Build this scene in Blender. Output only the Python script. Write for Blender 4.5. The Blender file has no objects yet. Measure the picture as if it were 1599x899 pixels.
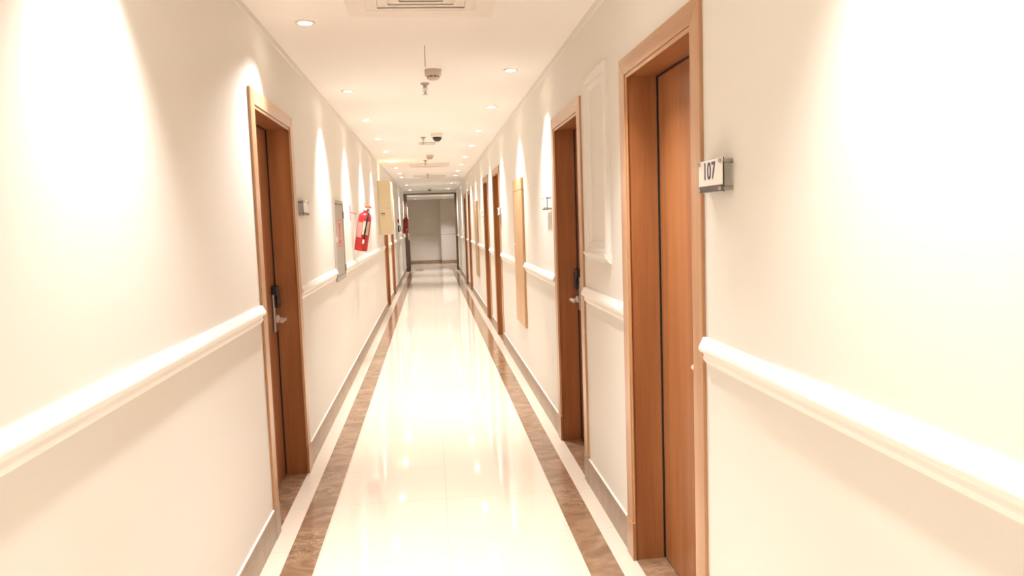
import bpy, bmesh, math, random
from mathutils import Matrix, Vector
random.seed(7)
R = math.radians
scene = bpy.context.scene
col = scene.collection

# ------------------------------------------------------------------ camera, world, exposure
F = 1200.0                       # focal length in pixels of the 1599 px wide frame
yaw, pitch, roll = R(5.8536), R(-5.0312), R(-1.9326)
cy, sy, cp, sp = math.cos(yaw), math.sin(yaw), math.cos(pitch), math.sin(pitch)
fw = Vector((sy * cp, cy * cp, sp)); rt0 = Vector((cy, -sy, 0)); up0 = rt0.cross(fw)
c_, s_ = math.cos(roll), math.sin(roll)
rt = c_ * rt0 + s_ * up0; up = -s_ * rt0 + c_ * up0
cam_d = bpy.data.cameras.new('camera'); cam = bpy.data.objects.new('camera', cam_d); col.objects.link(cam)
cam_d.sensor_width = 36; cam_d.sensor_fit = 'HORIZONTAL'; cam_d.lens = F / 1599 * 36; cam_d.clip_start = .05
m = Matrix((rt, up, -fw)).transposed().to_4x4(); m.translation = (0, 0, 1.45)
cam.matrix_world = m
scene.camera = cam
scene.view_settings.view_transform = 'Standard'; scene.view_settings.look = 'None'
scene.view_settings.gamma = 1; scene.view_settings.use_curve_mapping = False
scene.view_settings.exposure = 1.03
w = bpy.data.worlds.new('world'); scene.world = w; w.use_nodes = True
w.node_tree.nodes['Background'].inputs[0].default_value = (1, .92, .82, 1)
w.node_tree.nodes['Background'].inputs[1].default_value = 0.0
scene.cycles.max_bounces = 14; scene.cycles.diffuse_bounces = 9; scene.cycles.glossy_bounces = 4
scene.cycles.sample_clamp_indirect = 8

SPOT_W, SPOT_ANGLE, SPOT_BLEND = 74.0, 88, 1.0
LAMP_COL = (1, .965, .95)
LENS_GLOW = 22.0
LEFT_Y = [-2.915, -1.307, 0.302, 1.960, 3.932, 5.897, 7.502, 9.187, 10.778, 12.418, 13.920, 15.427, 16.724, 20.131, 23.136]
RIGHT_Y = [-2.312, -0.653, 1.106, 2.752, 5.183, 6.795, 8.551, 10.205, 11.926, 13.484, 15.035, 16.533, 19.709, 23.016]

XL, XR, ZC = -.786, .806, 2.445
YB, YE = -4.2, 23.45             # corridor behind the camera .. portal
YEND = 27.75                     # end wall of the lobby

# ------------------------------------------------------------------ node materials
def mat(name):
    ma = bpy.data.materials.new(name); ma.use_nodes = True
    nt = ma.node_tree; return ma, nt, nt.nodes['Principled BSDF']
def nd(nt, t, **kw):
    n = nt.nodes.new(t)
    for k, v in kw.items(): setattr(n, k, v)
    return n
def plain(name, rgb, rough=.5, metal=0., emit=0., bump=0., scale=40., var=.0, coat=0., trans=0., ior=1.45):
    ma, nt, b = mat(name)
    b.inputs['Base Color'].default_value = (*rgb, 1); b.inputs['Roughness'].default_value = rough
    b.inputs['Metallic'].default_value = metal; b.inputs['Coat Weight'].default_value = coat
    b.inputs['Transmission Weight'].default_value = trans; b.inputs['IOR'].default_value = ior
    if emit:
        b.inputs['Emission Color'].default_value = (*rgb, 1); b.inputs['Emission Strength'].default_value = emit
    tc = nd(nt, 'ShaderNodeTexCoord'); no = nd(nt, 'ShaderNodeTexNoise'); no.inputs['Scale'].default_value = scale
    nt.links.new(tc.outputs['Object'], no.inputs['Vector'])
    if var:
        mx = nd(nt, 'ShaderNodeMix', data_type='RGBA'); mx.inputs['A'].default_value = (*[c * (1 - var) for c in rgb], 1)
        mx.inputs['B'].default_value = (*[min(1, c * (1 + var)) for c in rgb], 1)
        nt.links.new(no.outputs['Fac'], mx.inputs['Factor']); nt.links.new(mx.outputs['Result'], b.inputs['Base Color'])
    if bump:
        bp = nd(nt, 'ShaderNodeBump'); bp.inputs['Strength'].default_value = bump; bp.inputs['Distance'].default_value = .002
        nt.links.new(no.outputs['Fac'], bp.inputs['Height']); nt.links.new(bp.outputs['Normal'], b.inputs['Normal'])
    return ma
def wood(name, dark, light, horiz=False, rough=.34, coat=.25):
    ma, nt, b = mat(name)
    tc = nd(nt, 'ShaderNodeTexCoord'); oi = nd(nt, 'ShaderNodeObjectInfo')
    ad = nd(nt, 'ShaderNodeVectorMath', operation='ADD'); sc = nd(nt, 'ShaderNodeVectorMath', operation='SCALE')
    sc.inputs['Scale'].default_value = 9.
    cmb = nd(nt, 'ShaderNodeCombineXYZ')
    for i in range(3): nt.links.new(oi.outputs['Random'], cmb.inputs[i])
    nt.links.new(cmb.outputs[0], sc.inputs[0]); nt.links.new(tc.outputs['Object'], ad.inputs[0]); nt.links.new(sc.outputs[0], ad.inputs[1])
    mp = nd(nt, 'ShaderNodeMapping'); mp.inputs['Scale'].default_value = (7, .55, 7) if horiz else (7, 7, .55)
    nt.links.new(ad.outputs[0], mp.inputs['Vector'])
    n1 = nd(nt, 'ShaderNodeTexNoise'); n1.inputs['Scale'].default_value = 1.1; n1.inputs['Detail'].default_value = 5; n1.inputs['Distortion'].default_value = 1.2
    nt.links.new(mp.outputs[0], n1.inputs['Vector'])
    mp2 = nd(nt, 'ShaderNodeMapping'); mp2.inputs['Scale'].default_value = (160, 4, 160) if horiz else (160, 160, 4)
    nt.links.new(ad.outputs[0], mp2.inputs['Vector'])
    n2 = nd(nt, 'ShaderNodeTexNoise'); n2.inputs['Scale'].default_value = 1.; n2.inputs['Detail'].default_value = 3
    nt.links.new(mp2.outputs[0], n2.inputs['Vector'])
    mm = nd(nt, 'ShaderNodeMath', operation='MULTIPLY_ADD'); mm.inputs[1].default_value = .35
    nt.links.new(n2.outputs['Fac'], mm.inputs[0]); nt.links.new(n1.outputs['Fac'], mm.inputs[2])
    rp = nd(nt, 'ShaderNodeValToRGB'); rp.color_ramp.elements[0].position = .42; rp.color_ramp.elements[1].position = .92
    rp.color_ramp.elements[0].color = (*dark, 1); rp.color_ramp.elements[1].color = (*light, 1)
    nt.links.new(mm.outputs[0], rp.inputs[0]); nt.links.new(rp.outputs[0], b.inputs['Base Color'])
    b.inputs['Roughness'].default_value = rough; b.inputs['Coat Weight'].default_value = coat; b.inputs['Coat Roughness'].default_value = .2
    return ma
def dark_marble(name, base, deep, vein, rough):
    ma, nt, b = mat(name)
    tc = nd(nt, 'ShaderNodeTexCoord')
    n1 = nd(nt, 'ShaderNodeTexNoise'); n1.inputs['Scale'].default_value = 5.; n1.inputs['Detail'].default_value = 8; n1.inputs['Distortion'].default_value = 1.5
    mp = nd(nt, 'ShaderNodeMapping'); mp.inputs['Scale'].default_value = (1, 1.6, 1); nt.links.new(tc.outputs['Object'], mp.inputs[0]); nt.links.new(mp.outputs[0], n1.inputs['Vector'])
    rp = nd(nt, 'ShaderNodeValToRGB'); rp.color_ramp.elements[0].position = .3; rp.color_ramp.elements[1].position = .72
    rp.color_ramp.elements[0].color = (*deep, 1); rp.color_ramp.elements[1].color = (*base, 1)
    nt.links.new(n1.outputs['Fac'], rp.inputs[0])
    n2 = nd(nt, 'ShaderNodeTexNoise'); n2.inputs['Scale'].default_value = 7.; n2.inputs['Detail'].default_value = 6; n2.inputs['Distortion'].default_value = 3.
    nt.links.new(mp.outputs[0], n2.inputs['Vector'])
    ab = nd(nt, 'ShaderNodeMath', operation='SUBTRACT'); ab.inputs[1].default_value = .5; nt.links.new(n2.outputs['Fac'], ab.inputs[0])
    a2 = nd(nt, 'ShaderNodeMath', operation='ABSOLUTE'); nt.links.new(ab.outputs[0], a2.inputs[0])
    vr = nd(nt, 'ShaderNodeValToRGB'); vr.color_ramp.elements[0].position = .0; vr.color_ramp.elements[1].position = .03
    vr.color_ramp.elements[0].color = (.55, .55, .55, 1); vr.color_ramp.elements[1].color = (0, 0, 0, 1)
    nt.links.new(a2.outputs[0], vr.inputs[0])
    n3 = nd(nt, 'ShaderNodeTexNoise'); n3.inputs['Scale'].default_value = 2.3; nt.links.new(tc.outputs['Object'], n3.inputs['Vector'])
    r3 = nd(nt, 'ShaderNodeValToRGB'); r3.color_ramp.elements[0].position = .45; r3.color_ramp.elements[1].position = .6; nt.links.new(n3.outputs['Fac'], r3.inputs[0])
    mu = nd(nt, 'ShaderNodeMath', operation='MULTIPLY'); nt.links.new(vr.outputs[0], mu.inputs[0]); nt.links.new(r3.outputs[0], mu.inputs[1])
    mx = nd(nt, 'ShaderNodeMix', data_type='RGBA'); nt.links.new(mu.outputs[0], mx.inputs['Factor']); nt.links.new(rp.outputs[0], mx.inputs['A']); mx.inputs['B'].default_value = (*vein, 1)
    nt.links.new(mx.outputs['Result'], b.inputs['Base Color']); b.inputs['Roughness'].default_value = rough
    return ma
def cream_tile(name, tile, grout, w_, l_, x0, y0, rough):
    """polished cream marble with hairline joints, tiles w_ x l_ metres starting at x0, y0"""
    ma, nt, b = mat(name)
    tc = nd(nt, 'ShaderNodeTexCoord'); sx = nd(nt, 'ShaderNodeSeparateXYZ'); nt.links.new(tc.outputs['Object'], sx.inputs[0])
    def joint(out, o, size):
        s = nd(nt, 'ShaderNodeMath', operation='SUBTRACT'); s.inputs[1].default_value = o; nt.links.new(out, s.inputs[0])
        d = nd(nt, 'ShaderNodeMath', operation='DIVIDE'); d.inputs[1].default_value = size; nt.links.new(s.outputs[0], d.inputs[0])
        fr = nd(nt, 'ShaderNodeMath', operation='PINGPONG'); fr.inputs[1].default_value = .5; nt.links.new(d.outputs[0], fr.inputs[0])
        lt = nd(nt, 'ShaderNodeMath', operation='LESS_THAN'); lt.inputs[1].default_value = .0011 / size; nt.links.new(fr.outputs[0], lt.inputs[0])
        return lt.outputs[0]
    a, c = joint(sx.outputs[0], x0, w_), joint(sx.outputs[1], y0, l_)
    mxm = nd(nt, 'ShaderNodeMath', operation='MAXIMUM'); nt.links.new(a, mxm.inputs[0]); nt.links.new(c, mxm.inputs[1])
    n1 = nd(nt, 'ShaderNodeTexNoise'); n1.inputs['Scale'].default_value = 2.2; n1.inputs['Detail'].default_value = 7; n1.inputs['Distortion'].default_value = .8
    nt.links.new(tc.outputs['Object'], n1.inputs['Vector'])
    mx = nd(nt, 'ShaderNodeMix', data_type='RGBA'); mx.inputs['A'].default_value = (*[q * .93 for q in tile], 1); mx.inputs['B'].default_value = (*tile, 1)
    nt.links.new(n1.outputs['Fac'], mx.inputs['Factor'])
    m2 = nd(nt, 'ShaderNodeMix', data_type='RGBA'); nt.links.new(mxm.outputs[0], m2.inputs['Factor']); nt.links.new(mx.outputs['Result'], m2.inputs['A']); m2.inputs['B'].default_value = (*grout, 1)
    nt.links.new(m2.outputs['Result'], b.inputs['Base Color']); b.inputs['Roughness'].default_value = rough
    return ma
M = {}
M['wall'] = plain('wall_paint', (.735, .71, .66), .6, bump=.08, scale=60)
M['ceiling'] = plain('ceiling_paint', (.90, .88, .845), .7, bump=.05, scale=50)
M['trim'] = plain('trim_paint', (.88, .86, .82), .35, bump=.03, scale=80)
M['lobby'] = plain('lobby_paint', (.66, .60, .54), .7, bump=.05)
M['tile'] = cream_tile('cream_marble_tile', (.80, .725, .61), (.54, .45, .35), .57, .535, .02, 3.43, .055)
M['strip'] = cream_tile('cream_border_tile', (.80, .72, .61), (.52, .44, .34), 5., .535, -2.5, 3.43, .14)
M['marble'] = dark_marble('brown_marble', (.38, .24, .15), (.20, .115, .065), (.62, .47, .33), .14)
M['base'] = dark_marble('skirting_marble', (.36, .26, .17), (.24, .16, .10), (.55, .44, .32), .3)
M['wood'] = wood('door_wood', (.27, .094, .030), (.44, .185, .070))
M['wood_h'] = wood('door_wood_across', (.27, .094, .030), (.44, .185, .070), True)
M['casing'] = wood('casing_wood', (.38, .18, .078), (.54, .30, .145), rough=.28)
M['casing_h'] = wood('casing_wood_across', (.38, .18, .078), (.54, .30, .145), True, rough=.28)
M['panel_wood'] = wood('panel_wood', (.50, .27, .11), (.66, .40, .19), rough=.4)
M['olive_wood'] = wood('olive_panel_wood', (.40, .25, .10), (.52, .35, .16), rough=.4)
M['dark_wood'] = wood('portal_wood', (.075, .040, .024), (.15, .078, .044), rough=.3)
M['black'] = plain('black_plastic', (.018, .016, .016), .35, var=.2)
M['dome'] = plain('smoked_dome', (.012, .012, .013), .08, coat=.6)
M['steel'] = plain('brushed_steel', (.40, .37, .34), .3, metal=1., bump=.05, scale=200)
M['chrome'] = plain('chrome', (.80, .78, .75), .32, metal=.7)
M['red'] = plain('red_enamel', (.46, .020, .02), .28, coat=.4, var=.05)
M['deep_red'] = plain('deep_red_enamel', (.40, .014, .02), .3, coat=.3, var=.05)
M['paper'] = plain('label_paper', (.60, .27, .22), .6, var=.35, scale=60)
M['paper_white'] = plain('white_paper', (.62, .52, .42), .6, var=.15, scale=70)
M['deep_red_label'] = plain('dull_red_paper', (.42, .06, .06), .6, var=.3, scale=60)
M['pink_paper'] = plain('pink_paper', (.62, .38, .32), .6, var=.08, scale=60)
M['brass'] = plain('brass', (.40, .22, .06), .35, coat=.3)
M['grey_metal'] = plain('grey_painted_metal', (.40, .36, .32), .45, var=.04)
M['grey_dark'] = plain('grey_shadow_metal', (.33, .30, .27), .45)  # darker grey of the cabinet hinges
M['cream_metal'] = plain('cream_enamel', (.80, .70, .48), .4, var=.03)
M['white_plastic'] = plain('white_plastic', (.80, .75, .68), .4)
M['det'] = plain('aged_white_plastic', (.62, .53, .46), .45)
M['grille'] = plain('grille_enamel', (.80, .755, .69), .5)
M['shade_grey'] = plain('dark_slot', (.16, .12, .09), .6)
M['clear'] = plain('clear_acrylic', (.97, .96, .94), .05, trans=1., ior=1.2)
M['plate'] = plain('white_acrylic', (.84, .80, .76), .25)
M['ink'] = plain('navy_ink', (.075, .065, .13), .5)
M['stripe'] = plain('grey_strip', (.10, .085, .08), .4, var=.8, scale=130)
M['lens'] = plain('lamp_lens', (1, .90, .74), .4, emit=LENS_GLOW)
M['strip_light'] = plain('pale_metal_edge', (.75, .70, .64), .3)  # pale upright strip on the left portal jamb
M['crack'] = plain('hairline_gap', (.20, .13, .08), .8)

# ------------------------------------------------------------------ mesh helpers
class MB:
    def __init__(s): s.bm = bmesh.new(); s.mi = 0
    def face(s, vs):
        try: f = s.bm.faces.new(vs); f.material_index = s.mi; return f
        except ValueError: return None
    def box(s, x0, x1, y0, y1, z0, z1):
        v = [s.bm.verts.new((x, y, z)) for x in (x0, x1) for y in (y0, y1) for z in (z0, z1)]
        for q in ((0, 1, 3, 2), (4, 6, 7, 5), (0, 4, 5, 1), (2, 3, 7, 6), (0, 2, 6, 4), (1, 5, 7, 3)): s.face([v[i] for i in q])
        return s
    def quad(s, *p): s.face([s.bm.verts.new(q) for q in p]); return s
    def prism(s, pts, d):
        """closed polygon pts (3-D, planar) swept along vector d"""
        a = [s.bm.verts.new(p) for p in pts]; b = [s.bm.verts.new(Vector(p) + Vector(d)) for p in pts]
        s.face(a); s.face(b[::-1]); n = len(a)
        for i in range(n): s.face([a[i], b[i], b[(i + 1) % n], a[(i + 1) % n]])
        return s
    def lathe(s, prof, n=32, mtx=None, close=True):
        """profile (r, z) around z"""
        mtx = mtx or Matrix(); rings = []
        for r, z in prof:
            if r < 1e-6: rings.append([s.bm.verts.new(mtx @ Vector((0, 0, z)))])
            else: rings.append([s.bm.verts.new(mtx @ Vector((r * math.cos(2 * math.pi * k / n), r * math.sin(2 * math.pi * k / n), z))) for k in range(n)])
        for a, b in zip(rings, rings[1:]):
            for k in range(n):
                k2 = (k + 1) % n
                if len(a) == 1 and len(b) == 1: break
                if len(a) == 1: s.face([a[0], b[k], b[k2]])
                elif len(b) == 1: s.face([a[k], b[0], a[k2]])
                else: s.face([a[k], b[k], b[k2], a[k2]])
        return s
    def tube(s, pts, r, n=10):
        pts = [Vector(p) for p in pts]; rings = []
        for i, p in enumerate(pts):
            t = (pts[min(i + 1, len(pts) - 1)] - pts[max(i - 1, 0)]).normalized()
            a = t.cross(Vector((0, 0, 1)))
            if a.length < .05: a = t.cross(Vector((0, 1, 0)))
            a.normalize(); b = t.cross(a)
            rr = r[i] if isinstance(r, (list, tuple)) else r
            rings.append([s.bm.verts.new(p + rr * (math.cos(2 * math.pi * k / n) * a + math.sin(2 * math.pi * k / n) * b)) for k in range(n)])
        for a, b in zip(rings, rings[1:]):
            for k in range(n): s.face([a[k], a[(k + 1) % n], b[(k + 1) % n], b[k]])
        s.face(rings[0][::-1]); s.face(rings[-1]); return s
    def build(s, name, mats, parent=None, smooth=0, bevel=0., loc=None):
        bmesh.ops.recalc_face_normals(s.bm, faces=s.bm.faces[:])
        me = bpy.data.meshes.new(name); s.bm.to_mesh(me); s.bm.free()
        for q in (mats if isinstance(mats, (list, tuple)) else [mats]): me.materials.append(q)
        if smooth:
            me.shade_smooth(); me.set_sharp_from_angle(angle=R(smooth))
        o = bpy.data.objects.new(name, me); col.objects.link(o)
        if parent: o.parent = parent
        if loc: o.location = loc
        if bevel:
            b = o.modifiers.new('bevel', 'BEVEL'); b.width = bevel; b.segments = 2; b.limit_method = 'ANGLE'; b.angle_limit = R(40)
        return o
def tag(o, label=None, cat=None, group=None, kind=None):
    if label: o['label'] = label
    if cat: o['category'] = cat
    if group: o['group'] = group
    if kind: o['kind'] = kind
    return o
def empty(name, loc):
    o = bpy.data.objects.new(name, None); o.empty_display_size = .1; o.location = loc; col.objects.link(o); return o
def copy_tree(o, parent=None):
    c = o.copy(); col.objects.link(c); c.parent = parent
    for ch in list(o.children): copy_tree(ch, c)
    return c
def struct(o, label, cat): return tag(o, label, cat, None, 'structure')

# ------------------------------------------------------------------ doors: where they stand (outer casing)
#            side, y0, y1, latch side ('far' / 'near')
DOORS_L = [(3.580, 4.640, 'far'), (13.05, 14.110, 'near'), (15.22, 16.280, 'near')]
DOORS_R = [(2.210, 3.168, 'near'), (4.022, 4.980, 'far'), (8.865, 9.823, 'near'), (10.62, 11.578, 'far'), (15.50, 16.458, 'near'), (17.36, 18.318, 'far')]
CW, CH, CT, BD = .100, .085, .011, .016      # casing: stile width, head height, thickness, inner bead
HTOP = 2.085                     # top of casing
DEP = .127                       # wall face to door leaf

# ------------------------------------------------------------------ the shell
def floor():
    b = MB(); x = [XL, -.693, -.555, .588, .722, XR]
    Y0, Y1 = YB, YE
    for i, mi in enumerate((1, 2, 0, 2, 1)):
        b.mi = mi; b.quad((x[i], Y0, 0), (x[i + 1], Y0, 0), (x[i + 1], Y1, 0), (x[i], Y1, 0))
    b.mi = 2                     # door recesses
    for y0, y1, l in DOORS_L: b.quad((XL - .25, y0 + .04, 0), (XL, y0 + .04, 0), (XL, y1 - .04, 0), (XL - .25, y1 - .04, 0))
    for y0, y1, l in DOORS_R: b.quad((XR, y0 + .04, 0), (XR + .25, y0 + .04, 0), (XR + .25, y1 - .04, 0), (XR, y1 - .04, 0))
    # lobby beyond the portal, with two dark inlays just past it
    b.mi = 0
    xs = [-2.2, -.52, -.29, .52, .71, 2.2]; ye = 24.6
    for i, mi in enumerate((0, 2, 0, 2, 0)):
        b.mi = mi; b.quad((xs[i], YE, 0), (xs[i + 1], YE, 0), (xs[i + 1], ye, 0), (xs[i], ye, 0))
    b.mi = 0; b.quad((-2.2, ye, 0), (2.2, ye, 0), (2.2, YEND + .3, 0), (-2.2, YEND + .3, 0))
    return b.build('floor', [M['tile'], M['strip'], M['marble']])
struct(floor(), 'polished cream marble floor with two brown marble border bands', 'floor')
def side_wall(name, X, s, doors):
    """s = +1: body lies at larger x"""
    b = MB(); t = .25; xa, xb = (X, X + t) if s > 0 else (X - t, X)
    y = YB
    for y0, y1, l in doors:
        b.box(xa, xb, y, y0 + .062, -.02, ZC + .06)
        b.box(xa, xb, y0 + .062, y1 - .062, HTOP - .055, ZC + .06)
        y = y1 - .062
    b.box(xa, xb, y, YE + .12, -.02, ZC + .06)
    return b.build(name, M['wall'])
struct(side_wall('wall_left', XL, -1, DOORS_L), 'cream painted corridor wall on the left with three door openings', 'wall')
struct(side_wall('wall_right', XR, 1, DOORS_R), 'cream painted corridor wall on the right with six door openings', 'wall')
struct(MB().box(XL - .25, XR + .25, YB, YE + .12, ZC, ZC + .08).build('ceiling', M['ceiling']), 'flat cream corridor ceiling dotted with recessed lights', 'ceiling')
struct(MB().box(XL - .25, XR + .25, YB - .12, YB, -.02, ZC + .06).build('wall_back', M['wall']), 'cream corridor wall behind the viewer', 'wall')  # unseen closing wall, added to hold the light in the corridor
# lobby past the portal
LZ = 2.285
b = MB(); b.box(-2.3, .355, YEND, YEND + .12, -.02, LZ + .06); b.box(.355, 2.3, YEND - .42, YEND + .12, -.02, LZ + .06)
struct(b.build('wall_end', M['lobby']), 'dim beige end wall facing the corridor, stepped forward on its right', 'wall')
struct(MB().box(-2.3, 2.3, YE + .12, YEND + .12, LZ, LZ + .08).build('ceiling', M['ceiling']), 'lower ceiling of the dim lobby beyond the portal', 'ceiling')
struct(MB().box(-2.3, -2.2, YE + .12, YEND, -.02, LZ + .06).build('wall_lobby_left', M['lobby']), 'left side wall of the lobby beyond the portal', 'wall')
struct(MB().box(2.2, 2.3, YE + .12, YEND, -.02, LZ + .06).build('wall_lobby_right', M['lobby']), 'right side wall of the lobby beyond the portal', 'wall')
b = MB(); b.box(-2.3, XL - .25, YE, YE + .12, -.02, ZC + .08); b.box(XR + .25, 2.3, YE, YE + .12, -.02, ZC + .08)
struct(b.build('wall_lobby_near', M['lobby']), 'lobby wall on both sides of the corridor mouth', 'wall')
b = MB(); b.box(-2.2, .34, YEND - .015, YEND, 0, .12); b.box(.34, 2.2, YEND - .435, YEND - .42, 0, .12); b.box(.34, .355, YEND - .42, YEND - .015, 0, .12)
struct(b.build('baseboard_end', M['base']), 'brown marble skirting at the foot of the end wall', 'baseboard')
b = MB(); b.box(-2.2, .345, YEND - .012, YEND, 1.015, 1.03); b.box(.345, 2.2, YEND - .432, YEND - .42, 1.045, 1.06); b.box(.343, .355, YEND - .432, YEND - .34, .5, 2.05)
tn = [0]
def trim(o, label):
    tn[0] += 1; o.name = 'trim_%d' % tn[0]; return struct(o, label, 'trim')
trim(b.build('trim', M['lobby']), 'thin rail line and corner bead on the dim end wall')

def segs(doors, extra=(), y0=YB, y1=YE, pad=0.):
    cuts = sorted([(a - pad, b_ + pad) for a, b_, *_ in doors] + list(extra)); out = []; y = y0
    for a, b_ in cuts:
        if a > y: out.append((y, a))
        y = max(y, b_)
    if y < y1: out.append((y, y1))
    return out
HYD = (6.36, 6.975); PAN1 = (6.615, 7.30); PAN2 = (13.15, 13.88); CRE = (12.0, 12.72)
for X, s, doors, nm in ((XL, 1, DOORS_L, 'left'), (XR, -1, DOORS_R, 'right')):
    b = MB()
    for a, c in segs(doors):
        b.mi = 0; b.box(X, X + s * .009, a, c, 0, .14)
        b.mi = 1; b.box(X, X + s * .0075, a, c, .14, .1465)
    struct(b.build('baseboard_' + nm, [M['base'], M['trim']]), 'brown marble skirting along the %s corridor wall' % nm, 'baseboard')
# chair rails: moulded profile, one length per stretch of wall
RAIL = [(0, 1.103), (.010, 1.103), (.013, 1.094), (.018, 1.085), (.0225, 1.076), (.024, 1.068), (.020, 1.060), (.010, 1.055), (.008, 1.048), (.0105, 1.042), (.009, 1.034), (.004, 1.028), (0, 1.022)]
def rail(X, s, a, c, label, dz=0.):
    b = MB(); b.prism([(X + s * o, a, z + dz) for o, z in RAIL], (0, c - a, 0))
    return trim(b.build('trim', M['trim'], smooth=50), label)
rl = ['before the nearest left door', 'between the nearest left door and the grey hydrant cabinet', 'under the red extinguisher, hydrant cabinet to second left door', 'between the second and third left doors', 'past the third left door']
for (a, c), l in zip(segs(DOORS_L, [HYD]), rl): rail(XL, 1, a, c, 'white moulded chair rail ' + l)
rl = ['on the right in front of door 107', 'between door 107 and the second right door', 'between second right door and tall wooden wall panel', 'between tall wooden wall panel and third right door', 'between third and fourth right doors', 'between fourth right door and olive panel', 'between olive panel and fifth right door', 'between fifth and sixth right doors', 'past the sixth right door']
for (a, c), l in zip(segs(DOORS_R, [PAN1, PAN2]), rl): rail(XR, -1, a, c, 'white moulded chair rail ' + l, -.02)
for X, s, nm in ((XL, 1, 'left'), (XR, -1, 'right')):
    trim(MB().prism([(X, YB, ZC), (X + s * .007, YB, ZC), (X + s * .006, YB, ZC - .03), (X, YB, ZC - .038)], (0, YE - YB, 0)).build('trim', M['wall']), 'narrow plaster strip along the top of the %s wall' % nm)
# framed wall moulding between door 107 and the next door
def moulding():
    b = MB(); y0, y1, z0, z1 = 3.405, 3.872, 1.265, 2.145; X = XR
    wv = .075
    prof = [(0, 0), (.016, 0), (.024, .012), (.022, .028), (.012, .040), (.014, .056), (.006, .066), (0, .075)]   # (out, inwards)
    cs = [(y0, z0, 1, 1), (y1, z0, -1, 1), (y1, z1, -1, -1), (y0, z1, 1, -1)]
    rings = [[b.bm.verts.new((X - o, yy + sy_ * i, zz + sz * i)) for o, i in prof] for yy, zz, sy_, sz in cs]
    for k in range(4):
        a, c = rings[k], rings[(k + 1) % 4]
        for i in range(len(prof) - 1): b.face([a[i], a[i + 1], c[i + 1], c[i]])
    b.prism([(X, y0 - .01, z0 - .028), (X - .012, y0 - .01, z0 - .024), (X - .034, y0 - .01, z0 + .004), (X - .034, y0 - .01, z0 + .014), (X, y0 - .01, z0 + .02)], (0, y1 - y0 + .02, 0))
    return b.build('trim', M['wall'])
trim(moulding(), 'tall white picture frame moulding on the wall beside door 107')
# gaps in the ceiling boards
b = MB(); b.box(.006, .010, 4.45, 5.05, ZC - .0006, ZC)
trim(b.build('trim', M['crack']), 'thin dark hairline gap in the ceiling ahead of the smoke detector')

# ------------------------------------------------------------------ portal into the lobby
p = empty('portal_frame', (0, YE, 0))
MB().box(XL, XL + .085, -.02, .22, 0, 2.345).box(XL, XL + .10, -.06, -.02, 0, 2.345).build('jamb', M['dark_wood'], p, bevel=.004)
MB().box(XR - .05, XR, -.02, .22, 0, 2.345).box(XR - .065, XR, -.06, -.02, 0, 2.345).build('jamb', M['dark_wood'], p, bevel=.004)
MB().box(XL + .085, XR - .05, -.05, .0, 2.305, 2.345).build('head', M['dark_wood'], p)
MB().box(XL + .085, XR - .05, -.02, .22, 2.245, 2.305).build('lintel', M['trim'], p)
MB().box(XL + .085, XR - .05, .0, .12, 2.305, 2.345).box(XL, XR, .0, .12, 2.345, ZC - .001).build('spandrel', M['wall'], p)
tag(MB().box(XL + .085, XL + .115, -.05, -.035, 1.0, 1.95).build('edge_strip', M['strip_light'], p), 'pale vertical strip on the left jamb')
MB().box(XL + .085, XL + .135, .02, .20, .02, .95).build('kick_plate', M['dark_wood'], p, bevel=.004)
struct(p, 'dark brown portal frame across the far end of the corridor', 'door frame')

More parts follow.
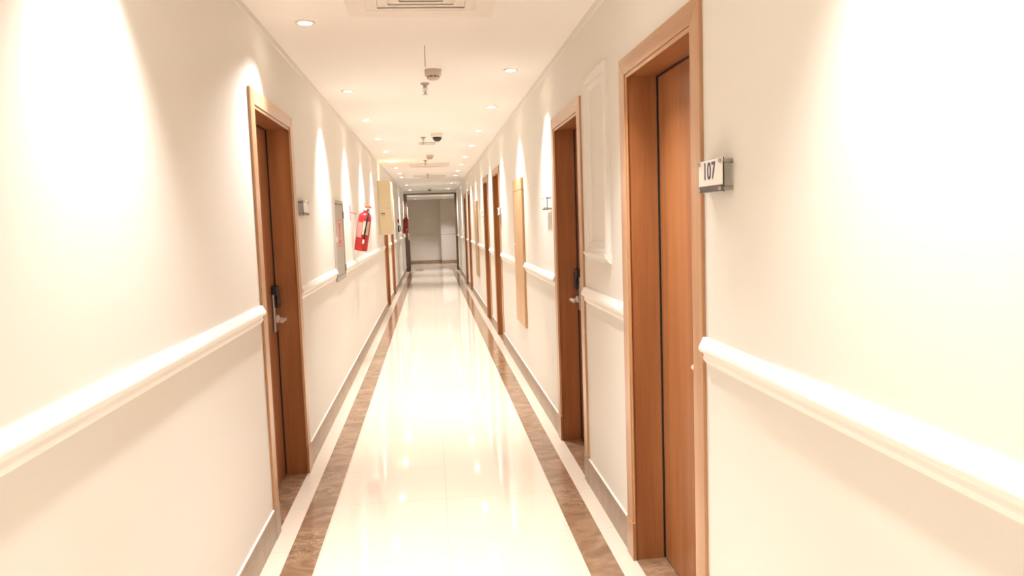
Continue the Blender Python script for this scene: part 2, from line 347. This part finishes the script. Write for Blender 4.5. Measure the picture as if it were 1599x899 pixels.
# ------------------------------------------------------------------ doors
def make_door(s, W, latch):
    """origin on the wall face at the middle of the opening; x = s * outwards; y local"""
    root = empty('door', (0, 0, 0)); h = W / 2
    ch = MB()
    def cas(pts, o1): ch.prism([(0, y, z) for y, z in pts], (s * o1, 0, 0))
    e = .0006
    PL = .162
    for sg in (-1, 1):
        PL = .162 if sg > 0 else .1478
        cas([(sg * h, PL), (sg * (h - CW + BD), PL), (sg * (h - CW + BD), HTOP - CH + BD - e), (sg * h, HTOP - e)], CT)
        cas([(sg * (h - CW + BD), PL), (sg * (h - CW), PL), (sg * (h - CW), HTOP - CH), (sg * (h - CW + BD), HTOP - CH + BD)], CT * .55)
    ch.mi = 1
    cas([(-h + e, HTOP), (h - e, HTOP), (h - CW + BD - e, HTOP - CH + BD), (-h + CW - BD + e, HTOP - CH + BD)], CT)
    cas([(-h + CW - BD, HTOP - CH + BD), (h - CW + BD, HTOP - CH + BD), (h - CW, HTOP - CH), (-h + CW, HTOP - CH)], CT * .55)
    ch.build('casing', [M['casing'], M['casing_h']], root, bevel=.002)
    for sg in (-1, 1):
        y0, y1 = sorted((sg * (h + .002), sg * (h - CW - .001)))
        if sg > 0: MB().box(*sorted((0, s * (CT + .004))), y0, y1, 0, .162).build('plinth_block', M['casing'], root, bevel=.002)
        else: tag(MB().box(*sorted((0, s * .0105)), y0 - .003, y1, 0, .1475).build('plinth_block', M['base'], root, bevel=.001), 'brown marble plinth block')
    j = MB(); jt = .022; yi = h - CW + .008; zi = HTOP - CH + .008
    xa, xb = sorted((-s * .001, -s * .215))
    for sg in (-1, 1):
        y0, y1 = sorted((sg * yi, sg * (yi + jt))); j.box(xa, xb, y0, y1, 0, zi + jt)
        y0, y1 = sorted((sg * yi, sg * (yi - .012))); xc, xd = sorted((-s * (DEP + .045), -s * .215)); j.box(xc, xd, y0, y1, 0, zi)
    j.mi = 1; j.box(xa, xb, -yi, yi, zi, zi + jt)
    j.build('jamb', [M['wood'], M['wood_h']], root)
    MB().box(*sorted((-s * DEP, -s * (DEP + .04))), -yi + .007, yi - .007, .006, zi - .007).build('leaf', M['wood'], root)
    sl = MB(); xa, xb = sorted((-s * (DEP - .007), -s * (DEP + .044)))  # black strip paints the shade of the gap between leaf and jamb
    for sg in (-1, 1):
        y0, y1 = sorted((sg * (yi - .0005), sg * (yi - .0065))); sl.box(xa, xb, y0, y1, .006, zi - .001)
    sl.box(xa, xb, -yi + .007, yi - .007, zi - .0065, zi - .0005); sl.build('door_seal', M['black'], root)
    g = 1 if latch == 'far' else -1
    yl = g * (yi - .075)
    X0 = -s * DEP
    lk = MB().box(*sorted((X0, X0 + s * .016)), yl - .034, yl + .034, .862, 1.08).build('lock', M['steel'], root, bevel=.006)
    cap = MB()
    cap.box(*sorted((X0 + s * .0005, X0 + s * .034)), yl - .034, yl + .034, 1.072, 1.126)
    cap.box(*sorted((X0 + s * .022, X0 + s * .038)), yl - .027, yl + .027, .998, 1.112)
    tag(cap.build('card_reader', M['black'], lk, bevel=.006), 'black card reader cap')
    lv = MB(); z = .935
    lv.lathe([(0, 0), (.024, 0), (.024, .01), (.02, .013), (0, .013)], 20, Matrix.Translation((X0 + s * .016, yl, z)) @ Matrix.Rotation(R(90) * s, 4, 'Y'))
    lv.tube([(X0 + s * .02, yl, z), (X0 + s * .058, yl, z), (X0 + s * .066, yl - g * .008, z), (X0 + s * .067, yl - g * .03, z), (X0 + s * .067, yl - g * .12, z - .002)], [.0095, .0095, .0105, .0105, .0095], 12)
    tag(lv.build('lever_handle', M['chrome'], lk, smooth=40), 'chrome lever handle')
    return root
dl = ['brown wooden door nearest on the left, black card lock and lever', 'wooden door on the left half hidden by the cream box', 'dim wooden door farthest on the left']
dr = ['brown wooden door 107, nearest on the right', 'second wooden door on the right, black card lock showing', 'third wooden door on the right, just past the light wood panel', 'fourth wooden door on the right, before the olive panel', 'fifth wooden door on the right, dim, past the olive panel', 'sixth and farthest wooden door on the right']
protos = {}; nd_ = 0
for X, s, doors, labs, nm in ((XL, 1, DOORS_L, dl, 'L'), (XR, -1, DOORS_R, dr, 'R')):
    for (y0, y1, latch), lab in zip(doors, labs):
        nd_ += 1; key = (nm, latch)
        if key not in protos: o = protos[key] = make_door(s, y1 - y0, latch)
        else: o = copy_tree(protos[key])
        o.name = 'door_%d' % nd_; o.location = (X, (y0 + y1) / 2, 0)
        tag(o, lab, 'door', 'wooden room doors along the corridor', 'structure')

# ------------------------------------------------------------------ recessed downlights
def make_lamp():
    root = empty('recessed_downlight', (0, 0, ZC))
    MB().lathe([(.034, -.001), (.034, -.005), (.047, -.006), (.050, -.003), (.050, 0), (.034, 0)], 28).build('trim_ring', M['white_plastic'], root, smooth=40)
    MB().lathe([(0, -.0045), (.02, -.0042), (.0335, -.002), (.0335, -.0005), (0, -.0005)], 24).build('lens', M['lens'], root, smooth=50)
    ld = bpy.data.lights.new('downlight_beam', 'SPOT'); ld.energy = SPOT_W; ld.color = LAMP_COL; ld.spot_size = R(SPOT_ANGLE); ld.spot_blend = SPOT_BLEND; ld.shadow_soft_size = .03
    lo = bpy.data.objects.new('downlight_beam', ld); col.objects.link(lo); lo.parent = root; lo.location = (0, 0, -.04)
    return root
lamp = make_lamp(); first = [True]
ORD = ['nearest', 'second', 'third', 'fourth', 'fifth', 'sixth', 'seventh', 'eighth', 'ninth', 'tenth', 'eleventh', 'twelfth', 'thirteenth', 'fourteenth', 'fifteenth']
def put_lamp(x, y, z, label, group='round recessed downlights in the ceiling', swivel=0.):
    o = lamp if first[0] else copy_tree(lamp); first[0] = False
    o.location = (x, y, z); tag(o, label, 'ceiling light', group)
    for ch in o.children:
        if ch.type == 'LIGHT': ch.rotation_euler = (R(swivel), 0, 0)
    return o
for ys, x, nm, lim in ((LEFT_Y, -.568, 'left', 3.4), (RIGHT_Y, .571, 'right', 5.)):
    k = 0; bh = 0
    for y in ys:
        if y < lim:  # unseen lamps of each row, added to light the near walls
            bh += 1; put_lamp(.45 if y == 2.752 else x, y, ZC, 'round ceiling downlight of the %s row above or behind the viewer, %s of them' % (nm, ORD[bh - 1].replace('nearest', 'first')))
        else:
            put_lamp(x, y, ZC, 'round lit ceiling downlight, %s visible in the %s row' % (ORD[k], nm), swivel=-25. if y == 3.932 else 0.); k += 1
put_lamp(-.50, 26.6, LZ, 'small lit downlight on the left of the lobby ceiling beyond the portal')
put_lamp(.50, 26.6, LZ, 'small lit downlight on the right of the lobby ceiling beyond the portal')
for o in list(bpy.data.objects):
    if o.name.startswith('downlight_beam') and o.parent and o.parent.location.y > 25:
        d = o.data.copy(); d.energy = SPOT_W * 1.0; o.data = d

# ------------------------------------------------------------------ ceiling fittings
def diffuser(loc, label, w_=.66):
    root = empty('ceiling_diffuser', loc); h = w_ / 2
    def ring(h0, h1, za, zb, th=.002):
        b = MB()
        q0 = [(-h0, -h0, za), (h0, -h0, za), (h0, h0, za), (-h0, h0, za)]; q1 = [(-h1, -h1, zb), (h1, -h1, zb), (h1, h1, zb), (-h1, h1, zb)]
        v = [[b.bm.verts.new(p) for p in q] for q in (q0, q1, [(x, y, z + th) for x, y, z in q1], [(x, y, z + th) for x, y, z in q0])]
        for a, c in zip(v, v[1:] + v[:1]):
            for k in range(4): b.face([a[k], a[(k + 1) % 4], c[(k + 1) % 4], c[k]])
        return b
    f = ring(h, h - .08, -.030, -.024, .004)
    f.box(-h, h, -h, -h + .003, -.028, 0).box(-h, h, h - .003, h, -.028, 0).box(-h, -h + .003, -h, h, -.028, 0).box(h - .003, h, -h, h, -.028, 0)
    f.build('frame', M['grille'], root)
    MB().box(-h + .02, h - .02, -h + .02, h - .02, -.0225, -.001).build('throat', M['grille'], root)
    hh = h - .085
    for k in range(4):
        a = hh - k * .05; ring(a, a - .049, -.0225, -.0285).build('louvre', M['grille'], root)
    MB().box(-.045, .045, -.045, .045, -.030, -.026).build('centre_plate', M['grille'], root)
    return tag(root, label, 'air vent', 'square ceiling air diffusers')
diffuser((-0.0020, 3.396, ZC), 'square white air diffuser at the top edge of the picture')
diffuser((0.0218, 13.315, ZC), 'middle square air diffuser, first dark bar beyond the dome camera')
diffuser((0.0248, 16.582, ZC), 'farthest square air diffuser, second dark bar beyond the dome camera')
def smoke(loc, label, k=1.):
    root = empty('smoke_detector', loc)
    MB().lathe([(0, 0), (.054 * k, 0), (.055 * k, -.008), (.053 * k, -.036), (.048 * k, -.042), (0, -.042)], 32).build('base', M['det'], root, smooth=40)
    MB().lathe([(0, -.042), (.038 * k, -.042), (.038 * k, -.052), (0, -.052)], 24).build('sensing_slot', M['shade_grey'], root, smooth=40)
    b = MB().lathe([(0, -.051), (.043 * k, -.051), (.040 * k, -.058), (.026 * k, -.066), (0, -.067)], 32)
    for q in range(8):
        a = q * math.pi / 4; b.box(.037 * k * math.cos(a) - .004, .037 * k * math.cos(a) + .004, .037 * k * math.sin(a) - .004, .037 * k * math.sin(a) + .004, -.052, -.041)
    b.build('cap', M['det'], root, smooth=40)
    return tag(root, label, 'smoke detector', 'smoke detectors on the corridor ceiling')
smoke((0.0564, 5.146, ZC), 'nearest round smoke detector, large with dark slots under its rim')
smoke((0.0277, 11.484, ZC), 'smaller looking smoke detector farther along, just before the middle air diffuser')
def sprinkler(loc, label):
    root = empty('fire_sprinkler', loc)
    MB().lathe([(0, 0), (.033, 0), (.033, -.004), (.024, -.012), (.013, -.016), (.012, -.03), (0, -.03)], 24).build('escutcheon', M['steel'], root, smooth=40)
    b = MB()
    for s in (-1, 1): b.tube([(s * .010, 0, -.026), (s * .014, 0, -.040), (s * .012, 0, -.058), (s * .003, 0, -.068)], .0024, 8)
    b.build('yoke', M['steel'], root, smooth=40)
    MB().tube([(0, 0, -.028), (0, 0, -.066)], .0026, 10).build('bulb', M['deep_red'], root, smooth=40)
    b = MB().lathe([(0, -.067), (.006, -.067), (.007, -.074), (.019, -.078), (.020, -.080), (0, -.080)], 20)
    b.build('deflector', M['steel'], root, smooth=40)
    return tag(root, label, 'sprinkler', 'pendent sprinklers on the corridor ceiling')
sprinkler((0.0010, 5.628, ZC), 'nearest ceiling sprinkler, hanging just beyond the large smoke detector')
sprinkler((-0.0445, 9.098, ZC), 'ceiling sprinkler hanging left of the black dome camera')
sprinkler((-0.0426, 12.405, ZC), 'ceiling sprinkler just in front of the middle air diffuser')
sprinkler((-0.0178, 15.979, ZC), 'ceiling sprinkler in front of the farthest air diffuser')
def dome(loc, label, k=1.):
    root = empty('dome_camera', loc)
    MB().lathe([(0, 0), (.066 * k, 0), (.068 * k, -.006), (.066 * k, -.036), (.062 * k, -.044), (0, -.044)], 32).build('housing', M['white_plastic'], root, smooth=40)
    pr = [(.052 * k, -.043)] + [(.052 * k * math.cos(a * R(9)), -.044 - .050 * k * math.sin(a * R(9))) for a in range(0, 10)] + [(0, -.044 - .050 * k)]
    tag(MB().lathe(pr, 32).build('dome', M['dome'], root, smooth=50), 'glossy black dome')
    return tag(root, label, 'security camera', 'dome cameras on the corridor ceiling')
dome((0.1119, 8.742, ZC), 'white security camera with black dome, near one on the ceiling')
dome((0.0119, 22.374, ZC), 'tiny dark dome camera on the ceiling just before the portal', .9)
o = empty('access_panel', (0.0000, 9.771, ZC))
MB().box(-.085, .085, -.085, .085, -.008, 0).build('panel', M['grille'], o, bevel=.003)
b = MB()
for a in ((-.1, .1, -.1, -.087), (-.1, .1, .087, .1), (-.1, -.087, -.087, .087), (.087, .1, -.087, .087)): b.box(*a, -.012, 0)
b.build('frame', M['det'], o)
tag(o, 'small flat square hatch on the ceiling just beyond the dome camera', 'hatch')

# ------------------------------------------------------------------ number signs on stand-offs
def sign(loc, s, label, number=None):
    """origin on the wall at the middle of the plate, x = s * outwards"""
    root = empty('room_sign', loc); W_, H_ = .182, .092; o0 = .027
    MB().box(*sorted((s * o0, s * (o0 + .003))), -W_ / 2, W_ / 2, -H_ / 2, H_ / 2).build('back_plate', M['clear'], root)
    MB().box(*sorted((s * (o0 + .0032), s * (o0 + .0052))), -W_ / 2 + .002, W_ / 2 - .002, -H_ / 2 + .020, H_ / 2 - .002).build('face_plate', M['plate'], root)
    tag(MB().box(*sorted((s * (o0 + .0032), s * (o0 + .0054))), -W_ / 2 + .004, W_ / 2 - .004, -H_ / 2 + .002, -H_ / 2 + .0195).build('lower_strip', M['stripe'], root), 'mottled dark grey strip')
    for yy in (-1, 1):
        for zz in (-1, 1):
            p_ = MB().lathe([(0, 0), (.0065, 0), (.0065, o0), (.0045, o0 + .0002), (.0045, o0 + .006), (.006, o0 + .006), (.006, o0 + .010), (.0045, o0 + .012), (0, o0 + .012)], 16, Matrix.Translation((0, yy * (W_ / 2 - .011), zz * (H_ / 2 - .010))) @ Matrix.Rotation(R(90) * s, 4, 'Y'))
            p_.build('standoff', M['steel'], root, smooth=40)
    if number:
        cu = bpy.data.curves.new('number', 'FONT'); cu.body = number; cu.size = .066; cu.align_x = 'CENTER'; cu.align_y = 'CENTER'; cu.extrude = .0004; cu.offset = .0010; cu.space_character = 1.06
        tc_ = bpy.data.objects.new('number', cu); col.objects.link(tc_)
        dg = bpy.context.evaluated_depsgraph_get(); me = bpy.data.meshes.new_from_object(tc_.evaluated_get(dg)); bpy.data.objects.remove(tc_)
        me.materials.clear(); me.materials.append(M['ink']); t = bpy.data.objects.new('number', me); col.objects.link(t); t.parent = root
        t.location = (s * (o0 + .0058), .006, .012); t.rotation_euler = (R(90), 0, R(-90) if s < 0 else R(90)); t.scale = (.92, 1, 1)
    return tag(root, label, 'sign', 'room number signs')
SZ = 1.553
sign((XR, 2.076, SZ), -1, 'white acrylic sign reading 107 beside the nearest right door', '107')
sign((XL, 4.83, SZ + .013), 1, 'edge-on acrylic sign on steel stand-offs past the nearest left door')
sign((XR, 5.18, SZ + .003), -1, 'edge-on acrylic sign on steel stand-offs past the second right door')
sign((XR, 8.76, SZ), -1, 'small acrylic sign just before the third right door')
sign((XR, 11.80, SZ), -1, 'small acrylic sign just past the fourth right door')

# ------------------------------------------------------------------ hydrant cabinet
o = empty('hydrant_cabinet', (XL, HYD[0], 0)); W_ = HYD[1] - HYD[0]
b = MB()
for a in ((0, .03, .995, 1.667), (W_ - .03, W_, .995, 1.667), (.03, W_ - .03, .995, 1.03), (.03, W_ - .03, 1.637, 1.667)): b.box(0, .018, *a)
b.build('frame', M['grey_metal'], o, bevel=.002)
d = MB().box(0, .013, .034, W_ - .034, 1.034, 1.633).build('cabinet_door', M['grey_metal'], o, bevel=.002)
lb = MB().box(.0131, .0139, .165, .48, 1.275, 1.505).build('notice', M['pink_paper'], d)
g = MB(); X0, X1 = .0140, .0148                       # red hose sign: nozzle, hose and flame-like drop inside a red border
for a in ((.168, .477, 1.278, 1.284), (.168, .477, 1.496, 1.502), (.168, .176, 1.284, 1.496), (.469, .477, 1.284, 1.496)): g.box(X0, X1, *a)
g.prism([(X0, .235, 1.475), (X0, .39, 1.478), (X0, .345, 1.40), (X0, .33, 1.345), (X0, .285, 1.345), (X0, .27, 1.40)], (X1 - X0, 0, 0))
g.prism([(X0, .255, 1.335), (X0, .375, 1.335), (X0, .385, 1.315), (X0, .37, 1.297), (X0, .26, 1.297), (X0, .245, 1.315)], (X1 - X0, 0, 0))
tag(g.build('pictogram', M['deep_red'], d), 'red pictogram')
MB().box(.013, .018, .045, .075, 1.315, 1.365).box(.018, .022, .052, .068, 1.325, 1.355).build('catch', M['white_plastic'], d, bevel=.003)
for z in (1.545, 1.085): MB().lathe([(0, -.03), (.009, -.03), (.009, .03), (0, .03)], 12, Matrix.Translation((.018, W_ - .032, z))).build('hinge', M['grey_dark'], o, smooth=40)
tag(o, 'grey metal hydrant cabinet with a red pictogram set in the left wall', 'cabinet')

# ------------------------------------------------------------------ extinguishers
def extinguisher(loc, lean, label, red, name='fire_extinguisher', turn=0., k=1., spin=0., faded=False):
    """origin at the middle of the tank's foot; leans outwards from the left wall about y"""
    root = empty(name, loc); root.rotation_euler = (R(turn), R(lean), 0)
    root.scale = (k, k, k); root.rotation_euler.z = R(spin)
    MB().lathe([(0, .004), (.05, .004), (.055, 0), (.063, .002), (.066, .012), (.066, .03), (.0645, .034), (.066, .04), (.066, .325), (.064, .345), (.057, .364), (.045, .378), (.026, .388), (.018, .392), (.018, .402), (0, .402)], 40).build('tank', red, root, smooth=40)
    # printed label: a band round the camera side
    b = MB(); r = .0668
    for z0, z1, a0, a1, mi in ((.135, .285, 212, 264, 0), (.165, .300, 268, 325, 1)):
        b.mi = mi; n = 14
        vs = [[b.bm.verts.new((r * math.cos(R(a0 + (a1 - a0) * i / n)), r * math.sin(R(a0 + (a1 - a0) * i / n)), z)) for i in range(n + 1)] for z in (z0, z1)]
        for i in range(n): b.face([vs[0][i], vs[0][i + 1], vs[1][i + 1], vs[1][i]])
    b.build('instruction_label', [M['deep_red_label'], M['deep_red_label']] if faded else [M['paper'], M['paper_white']], root, smooth=60)
    MB().lathe([(0, .40), (.016, .40), (.017, .418), (.012, .424), (.012, .436), (0, .438)], 20).build('valve', M['brass'], root, smooth=40)
    MB().lathe([(.018, .396), (.027, .396), (.029, .400), (.027, .404), (.018, .404)], 24).build('neck_ring', M['deep_red'], root, smooth=40)
    b = MB().prism([(-.012, -.009, .436), (-.012, -.009, .445), (.03, -.009, .452), (.062, -.009, .440), (.06, -.009, .432), (.028, -.009, .441)], (0, .018, 0))
    b.build('carry_handle', M['deep_red'], root, bevel=.002)
    b = MB().prism([(-.022, -.007, .452), (-.03, -.007, .470), (-.02, -.007, .474), (.02, -.007, .463), (.055, -.007, .458), (.054, -.007, .452), (.018, -.007, .455)], (0, .014, 0))
    b.build('squeeze_lever', M['brass'], root, bevel=.002)
    MB().lathe([(0, -.003), (.013, -.003), (.013, .004), (0, .004)], 20, Matrix.Translation((0, -.019, .418)) @ Matrix.Rotation(R(90), 4, 'X')).build('pressure_gauge', M['paper_white'], root, smooth=40)
    pts = [(.014, -.012, .416), (.026, -.03, .418), (.032, -.055, .40), (.033, -.072, .36), (.030, -.077, .30), (.026, -.077, .2), (.022, -.076, .12)]
    h_ = MB().tube(pts, .0085, 12).build('hose', M['black'], root, smooth=50)
    MB().tube([(.022, -.076, .12), (.0215, -.076, .095), (.021, -.076, .08)], [.0075, .0095, .0095], 12).build('nozzle', M['white_plastic'], h_, smooth=50)
    return tag(root, label, 'fire extinguisher', 'red fire extinguishers on the left wall')
extinguisher((-.713, 7.86, 1.198), 10.3, 'red fire extinguisher hung tilted on the left wall past the hydrant cabinet', M['red'], turn=2)
extinguisher((-.706, 21.9, 1.178), 2., 'distant dark red fire extinguisher on the left wall beside the portal', M['deep_red'], k=1.12, faded=True)
o = empty('wall_bracket', (XL, 7.74, 1.58))
MB().box(0, .004, -.012, .012, -.08, .07).build('back_plate', M['deep_red'], o)
MB().tube([(.004, 0, 0), (.05, .02, -.015), (.058, .05, -.018)], .0035, 8).build('hook', M['deep_red'], o, smooth=40)
tag(o, 'thin red wall bracket holding the nearer red extinguisher', 'bracket')
o = empty('wall_bracket', (XL, 21.9, 1.50))
MB().box(0, .004, -.014, .014, -.08, .08).build('back_plate', M['deep_red'], o)
MB().tube([(.004, 0, 0), (.016, 0, .0)], .006, 8).build('hook', M['deep_red'], o, smooth=40)
tag(o, 'wall bracket behind the distant dark red extinguisher', 'bracket')

# ------------------------------------------------------------------ cream box on the left wall
def rounded_box(b, x0, x1, y0, y1, z0, z1, r, n=6):
    pts = [(x0, y0, z0)]
    for cx, cz, a0 in ((x1 - r, z0 + r, -90), (x1 - r, z1 - r, 0)):
        for i in range(n + 1):
            a = R(a0 + 90 * i / n); pts.append((cx + r * math.cos(a), y0, cz + r * math.sin(a)))
    pts.append((x0, y0, z1)); return b.prism(pts, (0, y1 - y0, 0))
o = empty('wall_cabinet', (XL, CRE[0], 0)); D = CRE[1] - CRE[0]
rounded_box(MB(), 0, .190, .012, D, 1.29, 2.125, .03).build('body', M['cream_metal'], o, smooth=40)
d = rounded_box(MB(), .006, .187, 0, .011, 1.294, 2.12, .028).build('cover', M['cream_metal'], o, smooth=40, bevel=.003)
MB().box(.035, .095, -.0015, 0, 1.615, 1.628).build('slot', M['black'], d)
MB().box(.03, .10, -.001, 0, 1.585, 1.614).build('rating_plate', M['paper_white'], d)
MB().lathe([(0, 0), (.010, 0), (.010, .004), (0, .004)], 16, Matrix.Translation((.145, 0, 1.70)) @ Matrix.Rotation(R(90), 4, 'X')).build('key_lock', M['steel'], d, smooth=40)
tag(o, 'tall cream metal box projecting from the left wall before the second left door', 'cabinet')
o = empty('call_point', (XL, 18.6, 1.525)); MB().box(0, .04, -.045, .045, -.045, .045).build('body', M['red'], o, bevel=.006); MB().box(.04, .043, -.026, .026, -.026, .026).build('window', M['paper_white'], o)
tag(o, 'tiny red alarm call point on the left wall before the distant extinguisher', 'alarm call point')
o = empty('wall_handset', (XL, 18.7, 1.34)); MB().box(0, .03, -.03, .03, -.075, .075).build('cradle', M['black'], o, bevel=.006)
MB().tube([(.03, 0, -.065), (.05, 0, -.06), (.055, 0, 0), (.05, 0, .06), (.03, 0, .065)], .012, 10).build('handset', M['black'], o, smooth=40)
tag(o, 'small black fitting on the left wall under the red call point', 'wall fitting')

# ------------------------------------------------------------------ wooden access panels on the right wall
def shaft_panel(Y, z0, z1, m_, label, split):
    o = empty('access_panel', (XR, Y[0], 0)); W_ = Y[1] - Y[0]
    MB().box(-.020, -.0005, 0, W_, z0, split - .0015).build('panel', m_, o, bevel=.002)
    MB().box(-.020, -.0005, 0, W_, split + .0015, z1).build('top_board', m_, o, bevel=.002)
    MB().lathe([(0, 0), (.009, 0), (.009, .004), (0, .005)], 14, Matrix.Translation((-.020, W_ - .06, (z0 + z1) / 2 + .06)) @ Matrix.Rotation(R(-90), 4, 'Y')).build('keyhole', M['white_plastic'], o, smooth=40)
    return tag(o, label, 'panel', 'wooden shaft panels on the right wall')
shaft_panel(PAN1, .505, 1.815, M['panel_wood'], 'tall light wood panel on the right wall before the third door', 1.715)
shaft_panel(PAN2, .495, 1.80, M['olive_wood'], 'dull olive wood panel on the right wall past the fourth door', 1.70)
